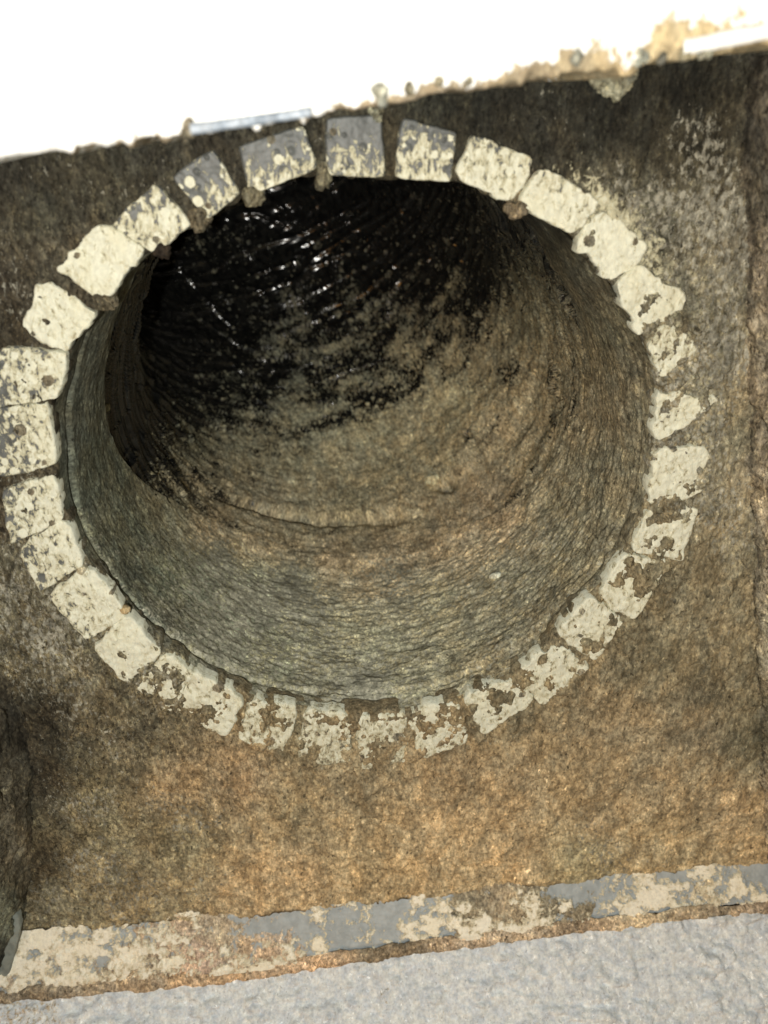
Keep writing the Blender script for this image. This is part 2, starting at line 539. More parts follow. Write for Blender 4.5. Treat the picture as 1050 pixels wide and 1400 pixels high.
# cream slurry smeared off the teeth
band = np.exp(-((rr - 0.113) / 0.011) ** 2)
am = aint(np.radians(thv), [(90,.0),(70,.08),(55,.30),(40,.36),(25,.30),(10,.34),(-10,.30),(-30,.22),(-50,.30),(-80,.28),(-100,.28),(-120,.28),(-140,.2),
                            (-160,.16),(180,.16),(150,.16),(135,.14),(115,.05)])
cm = am * band
spots = guide(uv, [(985,200,.36),(990,240,.40),(985,180,.30),(930,178,.30),(990,330,.25),(850,270,.36),(845,250,.3),(990,300,.1),(960,170,-.1),(900,200,0),(870,300,.30),(940,240,.0),(1030,300,-.1),
                   (700,180,.05),(300,1200,.15),(270,1215,.15),(200,1100,0),(600,1100,-.2),(80,230,.20),(60,200,.1),(120,300,.15),(200,200,.1),(500,1100,-.2),(900,1000,-.2),(150,1150,.02),
                   (60,900,.1),(30,700,.1),(960,500,.1),(300,170,.1),(980,430,.14),(1000,560,.1),(20,520,.1),(950,780,.15),(330,1100,-.1),(120,960,.15)])[:, 0]
cm = np.maximum(cm, 0) + spots * 0.75
DUST = [(60,300,.12),(20,450,.16),(90,350,.32),(45,380,.30),(150,260,.14),(200,220,.10),(300,170,.06),(60,230,.18),(10,260,.05),(600,140,.0),(700,170,.08),(800,190,.08),(760,210,.28),(850,240,.42),(900,280,.50),(880,180,.06),(930,175,.34),(985,210,.48),
 (990,300,.55),(950,330,.42),(980,400,.48),(990,480,.50),(960,440,.40),(990,560,.42),(985,640,.36),(970,720,.30),(930,110,-.05),(1030,120,.0),(1020,200,.12),(1030,400,.15),(1030,600,.05),(950,800,.18),(900,900,.06),(960,1000,.02),(1040,1000,.0),
 (860,1100,.0),(830,1170,.35),(760,1185,.20),(600,1120,-.05),(500,1150,-.1),(400,1200,-.15),(350,1080,-.1),(240,1060,-.05),(200,1150,.38),(150,1120,.38),(120,1050,.34),(200,1100,.32),(280,1140,.26),(250,1200,.28),(110,1210,.35),(90,950,.36),(150,970,.30),(60,900,.46),(130,1000,.34),(160,1180,.44),(110,1130,.44),(230,1110,.36),(240,950,.34),(1000,380,.56),(960,600,.45),
 (30,820,.40),(10,720,.30),(100,880,.42),(180,1000,.22),(40,1000,.10),(20,1100,.10),(70,1150,.14),(330,1180,.12),(480,1100,.12),(650,1050,.10),(620,1180,.0),(450,1060,.14)]
dust = guide(uv, DUST)[:, 0] + (fbm(V, 60, 3, 301) - .5) * .30
mask = np.stack([cm, dust * .92 + .03 * sst(780, 900, uv[:, 0]), aint(np.radians(thv), [(90,.8),(30,.7),(0,.35),(-60,.15),(-90,.15),(-115,.4),(-130,1),(180,1)])], 1)
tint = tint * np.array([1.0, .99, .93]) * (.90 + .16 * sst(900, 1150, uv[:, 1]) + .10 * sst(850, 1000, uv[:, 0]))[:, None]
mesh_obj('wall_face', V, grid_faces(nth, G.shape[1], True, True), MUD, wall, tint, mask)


# drips of mud hanging off the upper rim between the teeth
def blob_mesh(c, rad, n=26, seed=0, amp=.35, nscale=300):
    u = np.linspace(0, math.pi, n)
    v = np.linspace(0, 2 * math.pi, 2 * n, endpoint=False)
    U, Vv = np.meshgrid(v, u, indexing='ij')
    D = np.stack([np.sin(Vv) * np.cos(U), np.sin(Vv) * np.sin(U), np.cos(Vv)], -1).reshape(-1, 3)
    k = 1 + amp * (fbm(D * np.array(rad) + c, nscale, 3, seed) - .5) * 2
    return c + D * np.array(rad) * k[:, None], grid_faces(2 * n, n, True, True)


def flat_attr(V, srgb, cream=-.6, under=-.6, pit=.6, k=K):
    t = albedo(V, np.tile(np.array(srgb, float), (len(V), 1)), k)
    return t, np.tile(np.array([cream, under, pit]), (len(V), 1))


for i, (px, py, rx, rz, c) in enumerate([(440,238,3.2,5.2,(128,120,92)),(348,268,3.2,3.4,(150,140,106)),(273,300,4.2,4.0,(120,106,78)),
                                     (706,285,4.2,3.0,(140,118,84)),(222,345,3.4,3.2,(70,52,36)),(148,415,4.2,3.4,(130,116,86)),
                                     (515,158,2.6,4.0,(170,164,130))]):
    c3 = at(px, py, -0.002)
    V, F = blob_mesh(c3, (rx * .68 / 1000, .0018, rz * .72 / 1000), seed=i * 3, amp=.75, nscale=340)
    t, mk = flat_attr(V, [x * .85 for x in c], cream=.1, pit=.9)
    mesh_obj('mud_drip', V, F, MUD, wall, t, mk)

# ================================================================ the ring of square teeth
collar = empty('toothed_collar', (0, 0, 0))
tag(collar, 'ring of square grey teeth splashed with cream slurry round the hole', 'collar')
n = 46
uu = np.linspace(0, 1, n)
for k, q in enumerate(TA):
    cm_ = CREAM[k]
    gw = .04 if cm_ < .6 else (.18 if 6 < k < 20 else .13)           # the slurry fattens the teeth
    a, b, c_, d = q                       # outer a->b, inner c_<-d
    a, b, c_, d = a + (a - b) * gw, b + (b - a) * gw, c_ + (c_ - d) * gw, d + (d - c_) * gw
    U, Vv = np.meshgrid(uu, uu, indexing='ij')
    # slight rounding of corners and wobble of the outline
    su, sv = U * 2 - 1, Vv * 2 - 1
    rc = 0.055 if cm_ < .7 else 0.095
    su2 = su * (1 - rc * sv ** 8)
    sv2 = sv * (1 - rc * su ** 8)
    U2, V2 = (su2 + 1) / 2, (sv2 + 1) / 2
    B = (a[None, None] * ((1 - U2) * (1 - V2))[..., None] + b[None, None] * (U2 * (1 - V2))[..., None] +
         c_[None, None] * (U2 * V2)[..., None] + d[None, None] * ((1 - U2) * V2)[..., None])
    Q = np.zeros((n, n, 3)); Q[..., 0] = B[..., 0]; Q[..., 2] = B[..., 1]
    Q = Q.reshape(-1, 3)
    cm = CREAM[k]
    edge = np.minimum(1 - np.abs(su.ravel()), 1 - np.abs(sv.ravel()))
    inner = Vv.ravel()
    wob = (fbm(Q, 240, 3, 41 + k) - .5)
    wob2 = (fbm(Q, 240, 3, 91 + k) - .5)
    e2 = (1 - np.clip(edge / .25, 0, 1)) * 0.0022 * min(1, cm + .05) ** 2
    Q[:, 0] += wob * e2; Q[:, 2] += wob2 * e2
    hh = 0.0030 + (fbm(Q, 170, 4, 7) - .5) * 0.0012 * cm + (fbm(Q, 800, 2, 9) - .5) * .00035 * cm
    cat = cm + 0.28 * (inner - .5) * (1 - cm) * 3
    hh += blobs(Q[:, [0, 2]], .0045, k, .5, .15, .45) * .0005
    rnd = np.clip(edge / 0.06, 0, 1)
    hh -= 0.0007 * (1 - np.sqrt(np.clip(1 - (1 - rnd) ** 2, 0, 1)))
    Q[:, 1] = -hh
    tilt = (_rng.rand(2) - .5) * 0.0006
    Q[:, 1] += tilt[0] * su.ravel() + tilt[1] * sv.ravel()
    top = Q.reshape(n, n, 3)
    # skirt ring
    ring = np.concatenate([np.stack([np.arange(n), np.zeros(n, int)], 1), np.stack([np.full(n - 1, n - 1), np.arange(1, n)], 1),
                           np.stack([np.arange(n - 2, -1, -1), np.full(n - 1, n - 1)], 1), np.stack([np.zeros(n - 2, int), np.arange(n - 2, 0, -1)], 1)])
    ridx = ring[:, 0] * n + ring[:, 1]
    S = Q[ridx].copy(); S[:, 1] = 0.0025
    Vt = np.concatenate([Q, S])
    m = len(ridx)
    sf = np.stack([ridx, n * n + np.arange(m), n * n + (np.arange(m) + 1) % m, np.roll(ridx, -1)], 1)
    F = np.concatenate([grid_faces(n, n), sf])
    bl = blobs(Vt[:, [0, 2]], .0042, 200 + k, .55, .12, .42)
    cat = np.concatenate([cat, cat[ridx]])
    if 5 < k < 20: cat = cat - (.20 if 14 < k < 18 else .12)
    crm = cat * .95 - .02 + np.where(bl > .15, .45, 0) * (cm < .8)
    crm = np.where(np.concatenate([edge, edge[ridx]]) < .04, np.maximum(crm, .3), crm)
    # dark spots of old mud
    sp_ = blobs(Vt[:, [0, 2]], .0125, 400 + k, .34, .06, .19)
    crm = crm - np.where(sp_ > .1, .9, 0)
    und = np.where(sp_ > .1, -.4, -.4 if 3 < k < 21 else .75 if cm < .9 else .5)
    t, mk = flat_attr(Vt, (124, 112, 88))
    mk[:, 0] = crm; mk[:, 1] = und
    mesh_obj('tooth', Vt, F, TOOTH, collar, t, mk)

# ================================================================ mortar-lined socket behind the ring
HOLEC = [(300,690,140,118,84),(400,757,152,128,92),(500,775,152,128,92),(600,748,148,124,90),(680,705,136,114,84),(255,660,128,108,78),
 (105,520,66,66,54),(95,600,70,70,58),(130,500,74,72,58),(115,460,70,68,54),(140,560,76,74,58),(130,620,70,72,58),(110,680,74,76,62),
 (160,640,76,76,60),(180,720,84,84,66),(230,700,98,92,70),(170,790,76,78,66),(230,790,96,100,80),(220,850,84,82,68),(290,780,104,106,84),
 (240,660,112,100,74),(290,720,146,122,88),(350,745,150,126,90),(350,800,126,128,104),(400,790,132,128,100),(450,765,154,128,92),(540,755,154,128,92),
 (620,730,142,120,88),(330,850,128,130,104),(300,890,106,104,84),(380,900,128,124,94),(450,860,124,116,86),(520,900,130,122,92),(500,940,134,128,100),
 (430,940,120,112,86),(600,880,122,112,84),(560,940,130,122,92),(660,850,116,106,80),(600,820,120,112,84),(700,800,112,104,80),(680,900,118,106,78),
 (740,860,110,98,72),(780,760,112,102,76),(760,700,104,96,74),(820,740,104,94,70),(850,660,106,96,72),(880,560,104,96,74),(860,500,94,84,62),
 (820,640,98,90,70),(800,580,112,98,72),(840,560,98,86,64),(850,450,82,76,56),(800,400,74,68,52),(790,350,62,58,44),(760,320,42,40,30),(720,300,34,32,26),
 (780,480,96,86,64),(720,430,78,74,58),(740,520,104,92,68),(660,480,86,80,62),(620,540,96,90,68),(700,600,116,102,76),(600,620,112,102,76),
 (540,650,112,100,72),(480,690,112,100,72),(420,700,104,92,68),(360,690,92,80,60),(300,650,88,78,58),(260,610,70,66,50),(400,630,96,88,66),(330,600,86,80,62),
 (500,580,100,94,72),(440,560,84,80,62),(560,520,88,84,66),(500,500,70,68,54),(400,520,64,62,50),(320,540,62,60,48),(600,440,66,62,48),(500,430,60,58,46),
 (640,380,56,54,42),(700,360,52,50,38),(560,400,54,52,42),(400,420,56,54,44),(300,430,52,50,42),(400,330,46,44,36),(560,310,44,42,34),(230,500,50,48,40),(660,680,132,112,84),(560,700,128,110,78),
]


def y_end(th):
    return aint(th, [(176,52),(157,42),(136,34),(110,34),(90,36),(60,42),(30,55),(0,75),(-30,92),(-54,104),(-87,112),(-124,112),(-140,104),(-153,92),(-166,72),(-176,60)]) / 1000.0


def step_out(th):
    return aint(th, [(176,6.0),(157,6.5),(136,6),(110,5),(60,3),(30,.8),(0,.3),(-30,.2),(-54,.2),(-87,.3),(-110,.5),(-124,.6),(-140,.5),(-153,.9),(-166,2.6)]) / 1000.0


def sock_r(th, y):
    t = np.clip(y / 0.03, 0, 1)
    up = aint(th, [(40, 0), (60, 1), (120, 1), (140, 0.3), (155, 0), (-170, 0), (0, 0)])
    return rim(th) * (1 - t) + 0.0985 * t + up * .007 * np.clip(y / .012, 0, 1) - np.minimum(y, .1) * 0.02


def tube_noise(th, s, P):
    """relief of the mud inside the hole, toward the axis (+)"""
    lower = sst(-.1, .9, -np.sin(th - math.radians(25)))
    Q = np.stack([np.cos(th) * .1, s * 1.2, np.sin(th) * .1], 1)
    rings = fbm(Q * [0.35, 3.2, 0.35], 90, 4, 51)            # smear marks that run round the pipe
    h = (rings - .5) * 0.0004
    h += (fbm(Q, 60, 3, 61, .45) - .5) * 0.0018
    h += (fbm(Q, 230, 4, 67, .6) - .5) * 0.0007
    h += (fbm(Q * [.7, 1, .7], 420, 3, 63, .6) - .5) * 0.0009
    return h, lower


def slanted(th, s):
    """streaks that climb the right-hand side"""
    Q = np.stack([np.cos(th) * .035, s * 1.5 + .012 * np.sin(th * 2), np.sin(th) * .035], 1)
    return fbm(Q, 30, 3, 71, .5)


y0, RB = 0.095, 0.14
BD = math.radians(118)                                # the bend's direction in the x-z plane
bdir = np.array([math.cos(BD), math.sin(BD)])


def bend(th, S, R):
    x, z = R * np.cos(th), R * np.sin(th)
    a = np.clip(S - y0, 0, None) / RB
    a = np.minimum(a, 1.9)
    ex = np.clip(S - y0, 0, None) - a * RB
    u = x * bdir[0] + z * bdir[1]                      # toward the bend's centre
    w = -x * bdir[1] + z * bdir[0]
    ycap = np.minimum(S, y0)
    uu_ = RB - (RB - u) * np.cos(a) + ex * np.sin(a)
    yy = ycap + (RB - u) * np.sin(a) + ex * np.cos(a)
    X = uu_ * bdir[0] - w * bdir[1]
    Z = uu_ * bdir[1] + w * bdir[0]
    return np.stack([X, yy, Z], 1)


socket = empty('pipe_socket', (0, 0.04, -0.098))
tag(socket, 'short grey-green mortar lining just inside the ring of teeth', 'pipe socket')
nth, ns = 1100, 230
th = np.linspace(-math.pi, math.pi, nth, endpoint=False)
TT, SS = np.meshgrid(th, np.linspace(0, 1, ns), indexing='ij')
TT, SS = TT.ravel(), SS.ravel()
ye = y_end(TT)
lipw = 0.02
Y = -0.0005 + (ye + 0.0005) * np.minimum(SS / (1 - lipw), 1)
R = sock_r(TT, np.maximum(Y, 0))
over = np.clip((SS - (1 - lipw)) / lipw, 0, 1)
hN, lower = tube_noise(TT, Y, None)
hN = hN * (0.35 + 0.65 * lower) * sst(-.002, .008, Y)
# a raised seam a finger's width in (cast ring)
seam = np.exp(-((Y - 0.0085 - 0.0012 * np.sin(TT * 3)) / 0.0011) ** 2)
lft = aint(TT, [(180,1),(150,1),(90,.4),(40,.3),(0,.5),(-60,.35),(-90,.4),(-120,.7),(-140,1)])
hN = hN - seam * 0.0013 * lft * (.5 + vnoise(np.stack([TT * 8, Y * 0, Y * 0], 1), 1.0, 4))
ledge = sst(.006, .012, Y) * .0008
# streaky flakes on the right flank
rf = aint(TT, [(60,.4),(20,1),(-10,1),(-40,1),(-60,.6),(-90,.25),(-140,0),(150,0)])
hN = hN + (slanted(TT, Y) - .5) * 0.0013 * rf * sst(0, .01, Y)
R = R - hN - ledge + over * step_out(TT) * 0.7
Y = Y + over * 0.002
Vs = bend(TT, Y, R)
S0 = Y
uv = image_px(Vs)
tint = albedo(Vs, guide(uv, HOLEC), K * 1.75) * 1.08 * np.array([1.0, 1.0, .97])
cmk = guide(uv, [(350,840,.10),(400,930,.16),(300,770,.05),(500,950,.24),(560,930,.2),(680,780,.25),(640,800,.12),(120,600,-.3),(110,480,-.4),(170,700,-.15),(800,600,.05),(700,880,.02),(850,550,.02),(600,740,-.3),(450,880,.08)])[:, 0]
pit = guide(uv, [(110,500,.3),(200,720,.9),(300,800,.8),(600,880,.7),(800,650,.8),(140,520,.1)])[:, 0]
gg = guide(uv, [(350,820,.62),(300,770,.55),(270,740,.3),(230,740,.25),(400,800,.6),(430,830,.5),(300,860,.5),(380,880,.35),(430,930,.35),(250,830,.30),(500,850,.2),(500,945,.65),(560,930,.35),(470,790,.25),(540,800,.42),(600,800,.3),(650,790,.35),(700,780,.3),
 (740,730,.32),(680,830,.25),(620,860,.2),(600,910,.2),(560,860,.3),(800,640,.1),(780,800,.15),(860,600,.0),(450,760,-.3),(350,740,-.3),(600,730,-.3),(250,680,-.3),(130,560,-.6),(110,470,-.6),(150,700,.1),(180,780,.15),(820,420,-.4),(700,680,-.2),(200,640,-.3),(160,650,0)])[:, 0]
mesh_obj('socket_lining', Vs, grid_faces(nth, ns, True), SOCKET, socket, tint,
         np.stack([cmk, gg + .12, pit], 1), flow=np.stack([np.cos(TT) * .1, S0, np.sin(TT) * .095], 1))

# ================================================================ black plastic pipe that turns up and away to the left
pipe = empty('drain_pipe', (0, 0.12, -0.098))
tag(pipe, 'black plastic drain pipe inside the hole, half coated with dried mud', 'pipe')
nth, ns = 1150, 520
th = np.linspace(-math.pi, math.pi, nth, endpoint=False)
s1 = np.linspace(0, 1, ns)
LEN = 0.36
TT, SS = np.meshgrid(th, s1, indexing='ij')
TT, SS = TT.ravel(), SS.ravel()
ye = y_end(TT)
S = ye - 0.004 + SS * LEN
hN, lower = tube_noise(TT, S, None)
# mud cover 0..1: strong at the lower right near the mouth, thinning into splashes beyond
uvp_r = sock_r(TT, y0) + step_out(TT) * np.exp(-np.clip(S - ye, 0, 1) / 0.12)


P0 = bend(TT, S, uvp_r)
uv = image_px(P0)
COVER = [(620,300,.0),(680,290,.12),(520,350,.10),(580,330,.10),(450,390,.12),(620,340,.06),(200,450,-.1),(260,400,-.1),(350,420,.12),(160,420,-.4),(150,500,-.5),(170,560,-.4),(190,520,-.25),(140,460,-.5),(200,590,.1),(250,520,.06),(230,430,.0),(300,440,.10),(400,470,.42),(350,520,.36),(300,500,.3),(300,570,.50),(220,600,.40),(260,600,.72),(400,570,.66),(330,620,.80),
         (480,460,.46),(520,440,.5),(440,430,.3),(500,520,.66),(600,420,.55),(560,480,.70),(640,380,.32),(700,330,.30),(690,300,.15),(600,370,.18),(500,380,.28),(400,400,.18),(300,370,.10),(400,320,.0),(500,300,-.06),
         (600,310,-.02),(660,300,.06),(560,250,-.1),(450,270,-.1),(350,300,-.05),(720,380,.8),(780,450,1.0),(700,460,.9),(600,560,.95),(500,620,1.0),(400,660,1.0),(760,330,.6),(700,560,1.1),(560,700,1.2),(800,400,1)]
cov = guide(uv, COVER)[:, 0] - .10 * sst(640, 520, uv[:, 1])
lipd = np.exp(-((S - ye) / .055) ** 2) * aint(TT, [(100, .6), (130, 1), (176, 1), (-176, .8), (-160, .25), (-145, 0), (60, 0), (0, 0)])
cov = cov - .9 * lipd
Qn = np.stack([np.cos(TT) * .1, S, np.sin(TT) * .1], 1)
nz = .55 * fbm(Qn * [.8, 1.2, .8], 130, 5, 81, .72) + .45 * fbm(Qn * [.22, 1.7, .22], 95, 4, 83, .65)
nz = np.clip((nz - .5) * 1.35 + .5, 0, 1)
P2 = np.stack([TT * .1, S * 1.9], 1)
spl = np.maximum(blobs(P2, .018, 3, .35, .06, .22), blobs(P2 + .3, .009, 8, .40, .06, .30))
spl = np.maximum(spl, blobs(P2 + .11, .0042, 18, .40, .10, .40))
covn = cov + (nz - .5) * 1.05
covn = np.maximum(covn, np.where(spl > .12, .46 + .3 * cov, -1) * sst(-.12, .05, cov + .08))
mudm = sst(.44, .56, covn)
thick = mudm * (0.0007 + 0.0006 * spl) + mudm * hN * sst(.3, .9, cov)
thick += mudm * (slanted(TT, S) - .5) * 0.0075 * aint(TT, [(60,1),(0,1),(-40,.9),(-70,.5),(-100,.25),(-140,.1),(150,.1)]) * sst(.4, .9, cov)
# crumpled plastic: long soft wrinkles
Qw = np.stack([np.cos(TT) * .1 * 1.0, S * 3.4 + TT * 0.02, np.sin(TT) * .1 * 1.0], 1)
w1 = 1 - np.abs(fbm(Qw * [.45, 1.3, .45], 30, 2, 101) - .5) * 2
w2 = 1 - np.abs(fbm(Qw * [.35, .9, .35] + 5, 75, 2, 111) - .5) * 2
w3 = 1 - np.abs(fbm(Qw * [.6, 1.6, .6] + 9, 120, 3, 121) - .5) * 2
Qc = np.stack([np.cos(TT) * .1 + S * .5, S * .8, np.sin(TT) * .1 - S * .4], 1)
w3 = 1 - np.abs(fbm(Qc, 38, 2, 141) - .5) * 2
w4 = 1 - np.abs(fbm(Qc[:, [2, 0, 1]] * [1, .5, 1], 62, 2, 143) - .5) * 2
wr = (w1 ** 5) * 0.0022 + (w2 ** 6) * 0.0008 + (w3 ** 9) * .0020 + (w4 ** 9) * .0004 
thick += wr * (1 - 0.7 * mudm)
# folds in the mud at the foot, and the long one at the right
fold = np.exp(-((S - (ye + 0.017 + .004 * np.sin(TT * 2))) / 0.0026) ** 2) * aint(TT, [(-60,.0),(-80,.7),(-95,1),(-120,1),(-135,.5),(-150,0),(0,0),(40,0)])
thick -= fold * 0.0042
thick += .0016 * sst(.001, .004, S - (ye + 0.017 + .004 * np.sin(TT * 2))) * aint(TT, [(-60,0),(-80,1),(-120,1),(-140,0),(0,0)])
pq = image_px(bend(TT, S, uvp_r - thick))
pit_ = np.exp(-(((pq[:, 0] - 606) / 13) ** 2 + ((pq[:, 1] - 662) / 9) ** 2))
thick -= pit_ * .0075
covn = covn - pit_ * .35
R = uvp_r - thick
Vp = bend(TT, S, R)
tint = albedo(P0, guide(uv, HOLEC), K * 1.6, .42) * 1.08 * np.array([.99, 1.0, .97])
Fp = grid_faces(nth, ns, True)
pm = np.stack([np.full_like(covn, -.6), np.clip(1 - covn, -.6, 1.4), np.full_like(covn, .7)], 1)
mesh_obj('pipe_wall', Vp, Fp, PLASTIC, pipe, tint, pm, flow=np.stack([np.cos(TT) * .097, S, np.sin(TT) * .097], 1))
# blind end far round the bend
endc = Vp.reshape(nth, ns, 3)[:, -1, :]
Vc = np.concatenate([endc, endc.mean(0)[None]])
Fc = [(i, (i + 1) % nth, nth) for i in range(nth)]
t, mk = flat_attr(Vc, (20, 20, 18), under=1.0)
mesh_obj('pipe_end', Vc, Fc, PLASTIC, pipe, t, mk)


# ------------------------------------------------------------ loose bits stuck in the hole
def ray_hit(px, py):
    """nearest visible vertex of the tube surfaces to an image pixel"""
    best = None
    for VV in (Vs, Vp):
        q = image_px(VV)
        d = np.hypot(q[:, 0] - px, q[:, 1] - py)
        sel = np.where(d < 2.5)[0]
        if len(sel):
            dist = np.linalg.norm(VV[sel] - CAMP, axis=1)
            j = sel[np.argmin(dist)]
            if best is None or dist.min() < best[1]:
                best = (VV[j], dist.min())
    return best[0] if best else at(px, py, .05)


for px, py, r, c, lab in [
    (590,655,(4.6,3.2,3.4),(176,166,124),'small pale pebble wedged in the mud low in the hole'),
    (147,557,(1.7,1.7,1.7),(150,136,98),'tiny tan pebble on the left lip of the mortar lining'),
    (677,786,(3.4,1.6,1.8),(205,205,185),'pale angular stone chip stuck in the lower right of the hole'),
    (113,778,(1.8,1.8,1.8),(170,152,112),'round tan grain between two cream teeth at lower left'),
    (170,833,(2.0,1.6,1.6),(176,140,70),'small ochre grain at the lower left rim beside a dark gap')]:
    c3 = ray_hit(px, py) if px > 114 and (px, py) != (170, 833) else at(px, py, -.002)
    o = empty('pebble', c3.tolist())
    V, F = blob_mesh(c3, tuple(x / 1000 for x in r), 16, int(px), .3, 400)
    t, mk = flat_attr(V, c, pit=.2, k=K * 1.1)
    bpy.data.objects.remove(o)
    o = mesh_obj('pebble', V - c3, F, STONE, None, t, mk)
    o.location = c3.tolist()
    tag(o, lab, 'pebble', 'small stones stuck round the hole')

# ================================================================ white board over the hole
board = empty('white_board', (0, -0.062, 0.115))
tag(board, 'white painted board jutting out over the hole, crusted along its lower edge', 'board')
nx, nz = 640, 150
xs = np.linspace(-0.135, 0.150, nx)
_e = np.array([at(px, py, -.062) for px, py in [(-200,242),(0,215),(270,181),(400,163),(525,143),(700,112),(880,88),(960,76),(1050,60),(1200,40)]])
_el = lambda x: np.interp(x, _e[:, 0], _e[:, 2])
edge_z = _el(xs)
ex3 = np.stack([xs, xs * 0, xs * 0], 1)
crumb = (fbm(ex3, 210, 5, 131, .65) - .5)
edge_z = edge_z + crumb * 0.0016 * sst(-.09, -.02, xs) - np.maximum(vnoise(ex3, 420, 133) - .72, 0) * .006
XX, ZZ = np.meshgrid(xs, np.linspace(0, 1, nz) ** 1.6, indexing='ij')
Zb = edge_z[:, None] + ZZ * (0.185 - edge_z[:, None])
Pb = np.stack([XX.ravel(), np.zeros(XX.size), Zb.ravel()], 1)
dz = (Zb - edge_z[:, None]).ravel()
crustw = np.exp(-dz / .004)
fr = (fbm(Pb, 260, 4, 141) - .5) * (0.0004 + .0022 * crustw) + (fbm(Pb, 60, 3, 143) - .5) * .0006
rnd = np.clip(dz / .0022, 0, 1)
fr = fr - .0016 * (1 - np.sqrt(1 - (1 - rnd) ** 2))
Pb[:, 1] = -0.062 - fr
Gb = Pb.reshape(nx, nz, 3)
under_ = Gb[:, :1, :].copy(); under_[:, :, 1] = 0.0; under_[:, :, 2] += .001
mid = Gb[:, :1, :].copy(); mid[:, :, 1] = -.052
top1 = Gb[:, -1:, :].copy(); top1[:, :, 1] = 0.0
Gb = np.concatenate([under_, mid, Gb, top1], 1)
Vb = Gb.reshape(-1, 3)
uv = image_px(Vb)
dzz = Vb[:, 2] - np.interp(Vb[:, 0], xs, edge_z)
t = np.tile(np.array([.30, .255, .19]), (len(Vb), 1))
warm = guide(uv, [(900,40,.9),(850,60,.7),(1000,15,1.0),(950,30,.8),(1040,40,.6),(780,40,.35),(700,60,.1),(760,10,.2),(600,60,-.2),(400,60,-.4),(200,100,-.4),(500,20,-.4),(100,20,-.5),(850,5,.3)])[:, 0]
dirt = (.55 + .25 * sst(-.04, .06, Vb[:, 0])) * np.exp(-np.abs(dzz) / (.0026 + .0012 * sst(-.05, .06, Vb[:, 0]))) * (.6 + .8 * vnoise(Vb * [1, 0, 0], 90, 77))
und = 1.2 - dirt * 1.7 - np.clip(warm, -.2, 1) * .40
t[:, 0] += .25 * np.clip(warm, 0, 1); t[:, 1] += .20 * np.clip(warm, 0, 1); t[:, 2] += .10 * np.clip(warm, 0, 1)
mesh_obj('board_face', Vb, grid_faces(nx, Gb.shape[1]), WHITE, board, t, np.stack([und * 0 - .4, und, und * 0 + .3], 1))


def bar_mesh(x0, x1, zf, depth, y, hgt, n=120, seed=0, rag=.0006):
    """a thin long moulding following zf(x); real thickness"""
    xs_ = np.linspace(x0, x1, n)
    ex = np.stack([xs_, xs_ * 0, xs_ * 0], 1)
    zz = zf(xs_) + (fbm(ex, 160, 3, seed) - .5) * rag
    h2 = hgt * (.85 + .3 * fbm(ex, 90, 3, seed + 3))
    prof = [(0, 1), (-.6, 1), (-1, .75), (-1, .25), (-.6, 0), (0, 0)]
    V = np.zeros((n, len(prof), 3))
    for j, (a, b) in enumerate(prof):
        V[:, j, 0] = xs_
        V[:, j, 1] = y + a * depth
        V[:, j, 2] = zz + (b - .5) * h2
    V = V.reshape(-1, 3)
    m = len(prof)
    F = [tuple(f) for f in grid_faces(n, m)] + [tuple(range(m)), tuple((n - 1) * m + j for j in range(m - 1, -1, -1))]
    return V, F


V, F = bar_mesh(at(262,180,-.062)[0], at(425,150,-.062)[0], lambda x: _el(x) + .0008, .0014, -.0625, .0019, seed=5, rag=.0003)
t, mk = flat_attr(V, (190, 180, 150), under=.8)
mesh_obj('edge_strip', V, F, crust('pale_blue_metal', (.20, .245, .30), .4, .4, under2=(.42, .47, .53), bump=.25, under_bump=1.0, amp_under=.8), board, t, mk)
V, F = bar_mesh(at(930,80,-.062)[0], at(1120,55,-.062)[0], lambda x: _el(x) + .0022, .0016, -.0625, .0032, seed=9, rag=.0006)
t, mk = flat_attr(V, (240, 240, 225), under=1.2)
mesh_obj('edge_strip', V, F, WHITE, board, t, mk)
# crumbs of old plaster hanging on the board's lower edge
crumbs = [(258,175,2.2,2.6,(196,170,130)),(252,184,1.5,1.8,(170,150,116)),(520,130,2.4,3.0,(226,220,196)),(600,112,1.4,1.6,(200,186,150)),(705,108,1.5,1.6,(205,196,160)),
          (730,100,1.8,1.5,(190,184,160)),(790,78,2.0,2.4,(200,194,170)),(880,78,2.6,3.0,(226,222,196)),(965,68,2.6,3.0,(226,220,190)),(935,72,2.0,2.0,(190,176,140)),(560,122,1.5,1.8,(180,160,120)),
          (640,112,1.6,1.3,(190,180,150)),(470,140,1.4,1.4,(190,176,150)),(760,92,1.6,2.0,(210,200,170)),(840,72,1.8,1.8,(176,160,130)),(350,152,1.3,1.0,(150,120,96)),(410,148,1.2,1.0,(150,124,100)),
          (1000,66,1.6,1.4,(190,170,130)),(905,78,1.8,1.8,(160,148,124)),(120,190,1.0,.8,(190,180,150)),(160,190,1.2,.8,(180,160,140))]
crumbs = [c for c in crumbs if c[0] in (258, 252, 520, 600, 880, 965, 935, 560, 640, 905, 790)]
for i, (px, py, rx, rz, c) in enumerate(crumbs):
    c3 = at(px, py, -.0625)
    V, F = blob_mesh(c3, (rx * .62 / 1000, .0012, rz * .62 / 1000), 14, 300 + i, .5, 700)
    t, mk = flat_attr(V, c, cream=.15 if c[0] > 195 else -.4, pit=.8, k=.75)
    mesh_obj('plaster_crumb', V, F, MUD, board, t, mk)

